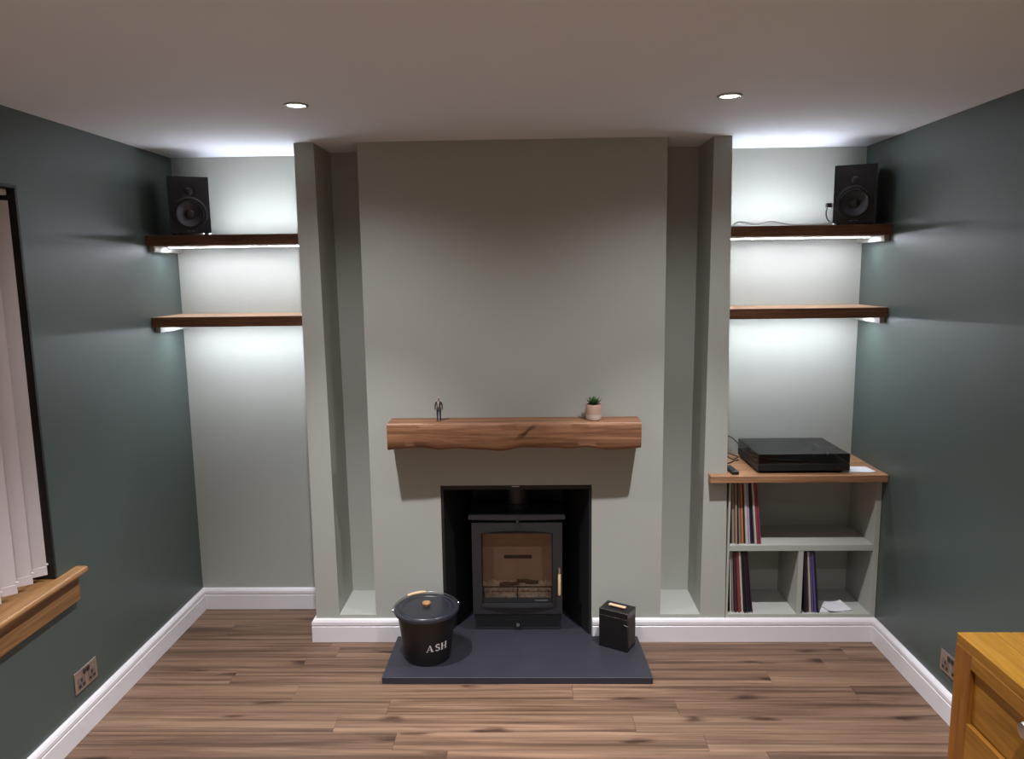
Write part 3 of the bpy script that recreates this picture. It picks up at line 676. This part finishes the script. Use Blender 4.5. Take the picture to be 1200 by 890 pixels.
# ================================================================ things on the hearth
def ash_bin():
    t = thing('ash_bucket', 'black lidded metal bucket marked ASH on left of the slate hearth', 'bucket', (-0.459, -0.205, 0.0315))
    HB, rb, rt = 0.232, 0.105, 0.138
    b = BM(); lathe(b, [(0, 0.004), (0.098, 0.004), (0.100, 0.0), (rb, 0.001), (rb+0.001, 0.006), (rt, HB), (rt+0.003, HB+0.001), (rt+0.003, HB+0.004), (rt-0.002, HB+0.004), (rt-0.003, HB-0.004), (rb-0.002, 0.010), (0, 0.010)], 64)
    obj('bucket_body', b, BINM, t, smooth=True)
    z = HB+0.0045
    b = BM(); lathe(b, [(rt+0.002, z-0.008), (0.1505, z-0.010), (0.1515, z-0.004), (0.1490, z+0.003), (0.140, z+0.005), (0.130, z+0.001), (0.127, z+0.004), (0.112, z+0.007), (0.108, z+0.004), (0.104, z+0.0045), (0.03, z+0.008), (0, z+0.008), (0, z+0.0015), (rt-0.002, z+0.0005)], 64)
    ld = obj('lid', b, LIDM, t, smooth=True)
    b = BM(); lathe(b, [(0, z+0.008), (0.012, z+0.008), (0.010, z+0.013), (0.014, z+0.016), (0.0195, z+0.019), (0.0200, z+0.024), (0.017, z+0.028), (0, z+0.029)], 28); obj('lid_knob', b, KNOBW, ld, smooth=True, label='turned wooden knob')
    # bail handle lying back against the rim, with wooden grip
    a0, a1 = R(188), R(22); n = 40
    def P(a, r=0.157): return (r*math.cos(a), r*math.sin(a), z-0.004+0.012*math.sin(max(0, min(1, (a0-a)/(a0-a1)))*math.pi))
    b = BM(); tube(b, [P(a0+(a1-a0)*i/n) for i in range(n+1)], 0.0022, 8); hd = obj('bail_handle', b, CHROME, t, smooth=True, label='thin wire handle')
    b = BM(); tube(b, [P(R(133-i*3.4)) for i in range(11)], [0.005]+[0.0075]*9+[0.005], 12); obj('handle_grip', b, PALEW, hd, smooth=True, label='pale wooden grip')
    for a in (a0, a1):
        b = BM(); c = P(a, 0.153); box(b, c[0]-0.006, c[0]+0.006, c[1]-0.006, c[1]+0.006, c[2]-0.008, c[2]+0.006, 0.002); obj('handle_lug', b, CHROME, t)
    # lettering printed on the tapering side
    def on_side(u, v): # u metres round the side from centre of word, v metres above the foot
        r = rb+0.001+(rt-rb)*(v-0.006)/(HB-0.006)+0.0012
        a = R(-90+30)+u/r
        return (r*math.cos(a), r*math.sin(a), v)
    S, z0 = 0.035, 0.076
    def quads(shapes, du):
        b = BM()
        for q in shapes:
            vs = []; n = len(q)
            vs = [b.verts.new(on_side(du+x*S, z0+y*S)) for x, y in q]; b.faces.new(vs)
        return b
    A = [[(.09, 0), (.17, 0), (.50, .86), (.46, 1)], [(.42, 1), (.54, 1), (.95, 0), (.70, 0)], [(.24, .30), (.76, .30), (.74, .37), (.27, .37)], [(0, 0), (.30, 0), (.30, .06), (0, .06)], [(.60, 0), (1.04, 0), (1.04, .06), (.60, .06)]]
    Hh = [[(.10, 0), (.31, 0), (.31, 1), (.10, 1)], [(.69, 0), (.90, 0), (.90, 1), (.69, 1)], [(.31, .46), (.69, .46), (.69, .54), (.31, .54)]]
    for x in (0.02, .61):
        for y in (0, .94): Hh.append([(x, y), (x+.37, y), (x+.37, y+.06), (x, y+.06)])
    cl = []
    for i in range(15):
        a = R(30+240*i/14); cl.append((.36+.24*math.cos(a), .74+.215*math.sin(a), .055+.05*math.sin(math.pi*i/14)))
    for i in range(15):
        a = R(90-240*i/14); cl.append((.36+.26*math.cos(a), .265+.225*math.sin(a), .105-.05*i/14))
    Sq = []
    for (xa, ya, wa), (xb, yb, wb) in zip(cl, cl[1:]):
        dx, dy = xb-xa, yb-ya; l = math.hypot(dx, dy) or 1; nx, ny = -dy/l, dx/l
        Sq.append([(xa+nx*wa, ya+ny*wa), (xa-nx*wa, ya-ny*wa), (xb-nx*wb, yb-ny*wb), (xb+nx*wb, yb+ny*wb)])
    Sq += [[(.56, .70), (.61, .70), (.61, .98), (.56, .98)], [(.08, .02), (.13, .02), (.13, .30), (.08, .30)]]
    for nm, sh, du in (('a', A, -0.053), ('s', Sq, -0.012), ('h', Hh, 0.016)): obj('letter', quads(sh, du), PRINT, t)
ash_bin()

def match_box():
    t = thing('firelighter_box', 'black upright metal box with pale wooden top handle on right of hearth', 'box', (0.4375, -0.106, 0.0315), R(-30.3))
    w2, d2, h = 0.0725, 0.049, 0.190
    b = BM(); box(b, -w2, w2, -d2, d2, 0, h-0.03, 0.0008); obj('box_body', b, BINM, t)
    b = BM(); box(b, -w2, w2, -d2, d2, h-0.0299, h, 0.0008); ld = obj('lid', b, BINM, t)
    b = BM(); box(b, -0.043, 0.043, -0.0095, 0.0095, h+0.004, h+0.011, 0.003, 2)
    hd = obj('lid_handle', b, PALEW, ld, label='pale wooden handle bar')
    for s in (-1, 1):
        b = BM(); box(b, s*0.028-0.004, s*0.028+0.004, -0.004, 0.004, h, h+0.005); obj('handle_post', b, BINM, ld)
    b = BM(); box(b, w2+0.0002, w2+0.0018, -d2+0.010, d2-0.010, 0.016, h-0.036); obj('striker_panel', b, plain('striker', (0.05, 0.035, 0.03), 0.7, bump=0.3, bscale=300), t, label='dull brown striking panel on the side')
    b = BM(); tube(b, [(w2-0.018, -d2-0.002, 0.135), (w2+0.001, -d2-0.003, 0.131), (w2+0.003, -d2+0.006, 0.131)], 0.0014, 8); obj('clasp_wire', b, CHROME, t)
match_box()

# ================================================================ built-in record cabinet and worktop
CX0, CX1 = 0.9785, XR-0.0015
def cabinet():
    t = thing('record_cabinet', 'sage painted built-in open cabinet holding records in right alcove', 'cabinet', (CX0, 0, 0))
    def bx(name, x0, x1, y0, y1, z0, z1):
        b = BM(); box(b, x0-CX0, x1-CX0, y0, y1, z0, z1, 0.0008); obj(name, b, SAGE, t)
    bx('plinth', CX0, CX1, 0.001, 0.30, 0.0005, 0.112)
    bx('base_board', CX0, CX1, 0.001, 0.285, 0.1125, 0.135)
    bx('side_panel', CX0, CX0+0.010, 0.001, 0.285, 0.1355, 0.811)
    bx('side_panel', CX1-0.026, CX1, 0.001, 0.285, 0.1355, 0.811)
    bx('back_panel', CX0, CX1, 0.2855, 0.30, 0.1125, 0.811)
    bx('shelf_board', CX0+0.0105, CX1-0.0265, 0.001, 0.285, 0.457, 0.487)
    bx('divider', 1.322, 1.346, 0.002, 0.285, 0.1355, 0.4565)
    b = BM(); prism(b, [(0.877, -0.050), (XR-0.001, -0.050), (XR-0.001, YB-0.001), (0.970, YB-0.001), (0.970, -0.0015), (0.877, -0.0015)], 'Z', 0.8115, 0.8455)
    bmesh.ops.bevel(b, geom=[e for e in b.edges if abs(e.verts[0].co.y+0.05) < 1e-5 and abs(e.verts[1].co.y+0.05) < 1e-5], offset=0.002, segments=1, affect='EDGES')
    tag(obj('worktop', b, TOPW), 'wooden worktop on the record cabinet under the turntable', 'worktop')
cabinet()

def records():
    rnd = random.Random(2); mats = {}
    def mat(c):
        if c not in mats: mats[c] = plain('sleeve_%d' % len(mats), c, 0.5, vary=0.22)
        return mats[c]
    black, tan, grey, orange, white, lilac, navy, cream, maroon, plum, violet, red = (0.012, 0.011, 0.012), (0.34, 0.25, 0.18), (0.26, 0.23, 0.20), (0.50, 0.17, 0.06), (0.58, 0.58, 0.53), (0.45, 0.38, 0.52), (0.02, 0.016, 0.035), (0.58, 0.52, 0.42), (0.28, 0.05, 0.08), (0.055, 0.02, 0.035), (0.12, 0.09, 0.26), (0.24, 0.045, 0.04)
    def row(x, zf, items, a0, a1, where, grp, yf=0.010, edge=None):
        prev = None; n = len(items)
        for i, (c, th, desc) in enumerate(items):
            th *= 0.9
            a = R(a0+(a1-a0)*i/max(1, n-1)); S = 0.311
            if prev is not None: x += prev[1]/math.cos(prev[0])+S*max(0, math.sin(a)-math.sin(prev[0]))+0.0012
            y = yf+rnd.uniform(0, 0.012) if c != edge else yf
            b = BM(); box(b, 0, th, 0, 0.262, 0, S, 0.0007)
            o = obj('record_sleeve', b, mat(c)); o.location = (x, y, zf+0.0006); o.rotation_euler = (0, -a, 0)
            tag(o, desc+' '+where, 'record', grp)
            prev = (a, th)
    o3 = 'on the upper cabinet shelf'
    row(0.9985, 0.487, [
        (black, .005, 'leftmost black record sleeve'), (tan, .012, 'mottled tan record sleeve beside the leftmost black one'), (tan, .010, 'mottled tan record sleeve left of a thin black one'), (black, .005, 'thin black record sleeve between tan and grey ones'),
        (grey, .010, 'grey record sleeve left of the orange one'), (orange, .012, 'orange record sleeve'), (black, .004, 'thin black record sleeve right of the orange one'), (white, .012, 'off white record sleeve beside the lilac one'), (lilac, .010, 'pale lilac record sleeve'),
        (navy, .007, 'dark navy record sleeve right of the lilac one'), (navy, .006, 'dark navy record sleeve left of the cream one'), (cream, .010, 'cream record sleeve near the right end'), (maroon, .010, 'maroon record sleeve right of the cream one'), (maroon, .007, 'rightmost maroon record sleeve')], 1.6, 5.6, o3, 'records on the upper cabinet shelf')
    o2 = 'in the lower left compartment'
    row(0.9985, 0.135, [
        (black, .005, 'leftmost black record sleeve'), (white, .006, 'thin white record sleeve'), (grey, .008, 'grey record sleeve right of the thin white one'), (plum, .014, 'dark plum record sleeve'), (red, .013, 'dark red record sleeve'), (cream, .010, 'cream record sleeve beside the dark red one'),
        (black, .010, 'black record sleeve beside the cream one'), (navy, .008, 'blue black record sleeve between two black ones'), (black, .010, 'black record sleeve left of the last one'), (plum, .006, 'rightmost plum coloured record sleeve')], 1.6, 6.2, o2, 'records in the lower left compartment')
    o1 = 'in the lower right compartment'
    row(1.3665, 0.135, [
        (black, .010, 'leftmost black record sleeve'), (plum, .010, 'plum record sleeve left of the cream one'), (cream, .008, 'cream record sleeve'), (violet, .009, 'violet record sleeve beside the cream one'), (violet, .009, 'violet record sleeve left of the dark one'), (navy, .008, 'rightmost dark record sleeve')], 3.2, 6.0, o1, 'records in the lower right compartment')
records()

def papers():
    def sheet(b, cx, cy, w, d, rz, z, curl=0.0, th=0.0010):
        n = 10; top, low = {}, {}
        for i in range(n+1):
            for j in range(5):
                u, v = i/n-0.5, j/4-0.5
                x, y = u*w, v*d; c, q = math.cos(rz), math.sin(rz)
                zz = z+curl*max(0, abs(u+v*0.4)*2-0.5)**2
                low[i, j] = b.verts.new((cx+x*c-y*q, cy+x*q+y*c, zz)); top[i, j] = b.verts.new((cx+x*c-y*q, cy+x*q+y*c, zz+th))
        for i in range(n):
            for j in range(4):
                b.faces.new((top[i, j], top[i+1, j], top[i+1, j+1], top[i, j+1])); b.faces.new((low[i, j+1], low[i+1, j+1], low[i+1, j], low[i, j]))
        rim = [(i, 0) for i in range(n)]+[(n, j) for j in range(4)]+[(i, 4) for i in range(n, 0, -1)]+[(0, j) for j in range(4, 0, -1)]
        for k, p in enumerate(rim):
            q = rim[(k+1) % len(rim)]; b.faces.new((low[p], low[q], top[q], top[p]))
    t = thing('paper_stack', 'loose white papers lying in the lower right cabinet compartment', 'papers', (1.515, 0.075, 0.1355))
    for (x, y, w, d, rz, z, cu) in ((0.0, 0.01, .150, .125, 4, .0004, .000), (-0.012, 0.004, .135, .110, -9, .0020, .003), (0.020, -0.006, .125, .100, 12, .0050, .010)):
        b = BM(); sheet(b, x, y, w, d, R(rz), z, cu); obj('sheet', b, PAPER, t)
    b = BM(); pts = [(1.545, 0.005), (1.640, -0.002), (1.672, 0.012), (1.662, 0.100), (1.555, 0.105)]
    prism(b, pts, 'Z', 0.8462, 0.8478); tag(obj('paper_card', b, PAPER), 'small white card on the worktop right of turntable', 'card')
papers()

def turntable():
    t = thing('turntable', 'black turntable with closed smoked dust cover on the wooden worktop', 'turntable', (1.323, 0.0, 0.8458))
    w2 = 0.216; d0, d1 = -0.012, 0.335
    for sx in (-1, 1):
        for yy in (0.03, d1-0.045):
            b = BM(); lathe(b, [(0, 0), (0.022, 0), (0.024, 0.012), (0, 0.012)], 20, (sx*(w2-0.045), yy, 0)); obj('foot', b, RUBBER, t)
    b = BM(); box(b, -w2, w2, d0, d1, 0.0125, 0.045, 0.003, 2); obj('plinth', b, SPKB, t)
    b = BM(); lathe(b, [(0, 0.0455), (0.148, 0.0455), (0.150, 0.048), (0.150, 0.058), (0.147, 0.060), (0, 0.060)], 48, (-0.045, 0.165, 0)); pl = obj('platter', b, plain('platter_metal', (0.12, 0.12, 0.125), 0.35, metal=0.6), t, smooth=True)
    b = BM(); lathe(b, [(0, 0.0603), (0.145, 0.0603), (0.145, 0.0628), (0, 0.0628)], 48, (-0.045, 0.165, 0)); obj('slip_mat', b, RUBBER, pl)
    b = BM(); lathe(b, [(0, 0.0455), (0.020, 0.0455), (0.018, 0.070), (0, 0.072)], 20, (0.160, 0.265, 0)); ta = obj('tonearm_base', b, SPKF, t)
    b = BM(); tube(b, spline([(0.160, 0.300, 0.072), (0.160, 0.265, 0.073), (0.158, 0.12, 0.073), (0.135, 0.055, 0.071)], 6), 0.0045, 10); obj('tonearm', b, CHROME, ta, smooth=True, label='silver tonearm')
    b = BM(); lathe(b, [(0, -0.0005), (0.011, 0.0), (0.011, 0.010), (0, 0.010)], 20, (0.150, d0-0.011, 0.070), 'Y')
    b.free()
    # dust cover: thin open-bottomed shell
    b = BM(); z0, z1, th = 0.0465, 0.094, 0.003
    box(b, -w2, w2, d0, d1, z0, z1, 0.004, 2); obj_in = BM(); obj_in.free()
    bot = [f for f in b.faces if abs(f.normal.z+1) < 0.01 or all(abs(v.co.z-z0) < 1e-5 for v in f.verts)]
    bmesh.ops.delete(b, geom=bot, context='FACES')
    dc = obj('dust_cover', b, SMOKE, t, label='closed smoked clear dust cover')
    for sx in (-1, 1):
        b = BM(); box(b, sx*0.13-0.018, sx*0.13+0.018, d1+0.0005, d1+0.012, 0.020, 0.062, 0.002); obj('hinge', b, CABLEB, t)
    b = BM(); lathe(b, [(0, -0.008), (0.008, -0.008), (0.0085, 0.0), (0, 0.0)], 20, (0.155, d0-0.0005, 0.029), 'Y'); obj('control_knob', b, SPKF, t, smooth=True)
    # cable loop behind it, by the pier
    c = thing('audio_cable', 'black cables curling behind the turntable by the right pier', 'cable', (0, 0, 0))
    zt = 0.8475
    b = BM(); tube(b, spline([(1.125, 0.351, zt+0.040), (1.115, 0.356, zt+0.060), (1.07, 0.350, zt+0.098), (1.02, 0.34, zt+0.108), (0.985, 0.335, zt+0.104)], 8), 0.0024, 8); obj('cable_loop', b, CABLEB, c, smooth=True)
    b = BM(); tube(b, spline([(1.10, 0.30, zt+0.001), (1.06, 0.26, zt+0.001), (1.03, 0.29, zt+0.012), (1.00, 0.25, zt+0.006), (0.985, 0.20, zt+0.001), (1.02, 0.18, zt+0.001), (1.06, 0.22, zt+0.004), (1.085, 0.24, zt+0.001)], 8), 0.003, 8); obj('cable_coil', b, CABLEB, c, smooth=True)
    b = BM(); tube(b, spline([(1.098, 0.315, zt+0.002), (1.05, 0.31, zt+0.018), (1.01, 0.30, zt+0.008), (0.986, 0.27, zt+0.02), (0.984, 0.30, zt+0.06), (0.984, 0.335, zt+0.104)], 8), 0.0026, 8); obj('cable_tail', b, CABLEB, c, smooth=True)
    t = thing('remote_control', 'small black remote control on left end of the worktop', 'remote', (0.996, 0.038, 0.8458), R(3))
    b = BM(); box(b, -0.017, 0.017, -0.068, 0.062, 0.0, 0.016, 0.004, 2); obj('remote_body', b, SPKB, t)
    for i in range(4):
        for j in range(2):
            b = BM(); box(b, -0.010+j*0.011, -0.002+j*0.011, -0.045+i*0.022, -0.035+i*0.022, 0.0161, 0.0172); obj('button', b, CONE, t)
turntable()

# ================================================================ wall sockets
def sockets():
    def build(name, lab, loc, rz):
        t = thing(name, lab, 'socket', loc, rz)       # local: plate in XZ, front towards -Y
        b = BM(); box(b, -0.074, 0.074, -0.006, -0.0005, -0.044, 0.044, 0.0015); obj('plate', b, PLATEM, t)
        for s in (-1, 1):
            b = BM(); box(b, s*0.035-0.024, s*0.035+0.024, -0.0072, -0.0061, -0.034, 0.014, 0.0003); ins = obj('socket_insert', b, plain('socket_insert_tone', (0.30, 0.25, 0.22), 0.4, metal=0.6), t)
            b = BM(); box(b, s*0.035-0.004, s*0.035+0.004, -0.0080, -0.0073, -0.006, 0.008)
            for q in (-1, 1): box(b, s*0.035+q*0.013-0.007, s*0.035+q*0.013+0.007, -0.0080, -0.0073, -0.026, -0.016)
            obj('pin_holes', b, BLACK, ins)
            b = BM(); box(b, s*0.012-0.008, s*0.012+0.008, -0.0095, -0.0061, 0.016, 0.036, 0.001); obj('rocker_switch', b, DARKM, t)
        for s in (-1, 1):
            b = BM(); lathe(b, [(0, -0.0068), (0.003, -0.0066), (0.0034, -0.006), (0, -0.006)], 12, (s*0.064, 0, 0.0), 'Y'); obj('screw', b, CHROME, t)
    build('wall_socket', 'double metal wall socket low on the left green wall', (XL, -0.717, 0.222), R(90))
    build('wall_socket', 'double metal wall socket on the right green wall beside oak sideboard', (XR, -0.659, 0.226), R(-90))
sockets()

# ================================================================ oak sideboard
def sideboard():
    X0, X1, Y1, Y0, Z1 = 1.240, 1.682, -1.459, -2.86, 0.780
    t = thing('oak_sideboard', 'golden oak sideboard with drawers against the right wall', 'sideboard', (X0, Y1, 0))
    L = Y1-Y0; D = X1-X0
    def bx(name, x0, x1, y0, y1, z0, z1, mat=OAK, bev=0.0015, par=t, lab=None):
        b = BM(); box(b, x0, x1, y0, y1, z0, z1, bev); return obj(name, b, mat, par, label=lab)
    ws = [0, 0.105, 0.150, 0.300, D]
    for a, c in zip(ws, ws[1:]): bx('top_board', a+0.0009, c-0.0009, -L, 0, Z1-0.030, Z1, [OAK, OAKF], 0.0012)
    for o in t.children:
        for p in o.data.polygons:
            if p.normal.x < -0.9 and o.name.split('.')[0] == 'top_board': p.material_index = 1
    ys = [0.0, -0.075]; yy = -0.078
    zr = Z1-0.072
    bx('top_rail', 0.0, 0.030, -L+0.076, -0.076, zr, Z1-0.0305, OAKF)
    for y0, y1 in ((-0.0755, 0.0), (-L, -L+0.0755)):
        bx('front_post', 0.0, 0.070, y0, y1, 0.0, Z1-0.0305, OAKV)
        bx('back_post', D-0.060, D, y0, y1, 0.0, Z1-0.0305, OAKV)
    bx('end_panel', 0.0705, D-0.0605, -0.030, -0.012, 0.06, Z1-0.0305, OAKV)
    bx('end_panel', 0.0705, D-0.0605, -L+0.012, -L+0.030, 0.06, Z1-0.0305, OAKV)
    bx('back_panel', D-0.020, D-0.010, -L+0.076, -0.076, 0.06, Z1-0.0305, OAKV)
    zr2 = 0.548; n = 3; span = (L-0.152); wdr = span/n
    bx('middle_rail', 0.0, 0.030, -L+0.076, -0.076, zr2-0.130, zr2, OAKF)
    bx('bottom_rail', 0.0, 0.030, -L+0.076, -0.076, 0.06, 0.12)
    bx('carcass_floor', 0.031, D-0.021, -L+0.031, -0.031, 0.10, 0.12)
    for i in range(n):
        ya, yb = -0.078-wdr*(i+1)+0.004, -0.078-wdr*i-0.001
        d = bx('drawer_front', 0.012, 0.032, ya, yb, zr2+0.003, zr-0.004, OAKF)
        yc = (-0.340 if i == 0 else (ya+yb)/2); zc = (zr+zr2)/2+0.070
        b = BM(); lathe(b, [(0, 0.012), (0.008, 0.011), (0.007, -0.004), (0.016, -0.010), (0.0215, -0.019), (0.018, -0.027), (0, -0.030)], 24, (0, yc, zc), 'X'); obj('knob', b, CHROME, d, smooth=True, label='round brushed metal knob')
        p = bx('door', 0.010, 0.032, ya, yb, 0.123, zr2-0.133, OAKF)
        b = BM(); lathe(b, [(0, 0.010), (0.008, 0.009), (0.007, -0.006), (0.013, -0.012), (0.017, -0.019), (0, -0.028)], 24, (0, ya+0.05, 0.36), 'X'); obj('knob', b, CHROME, p, smooth=True)
sideboard()
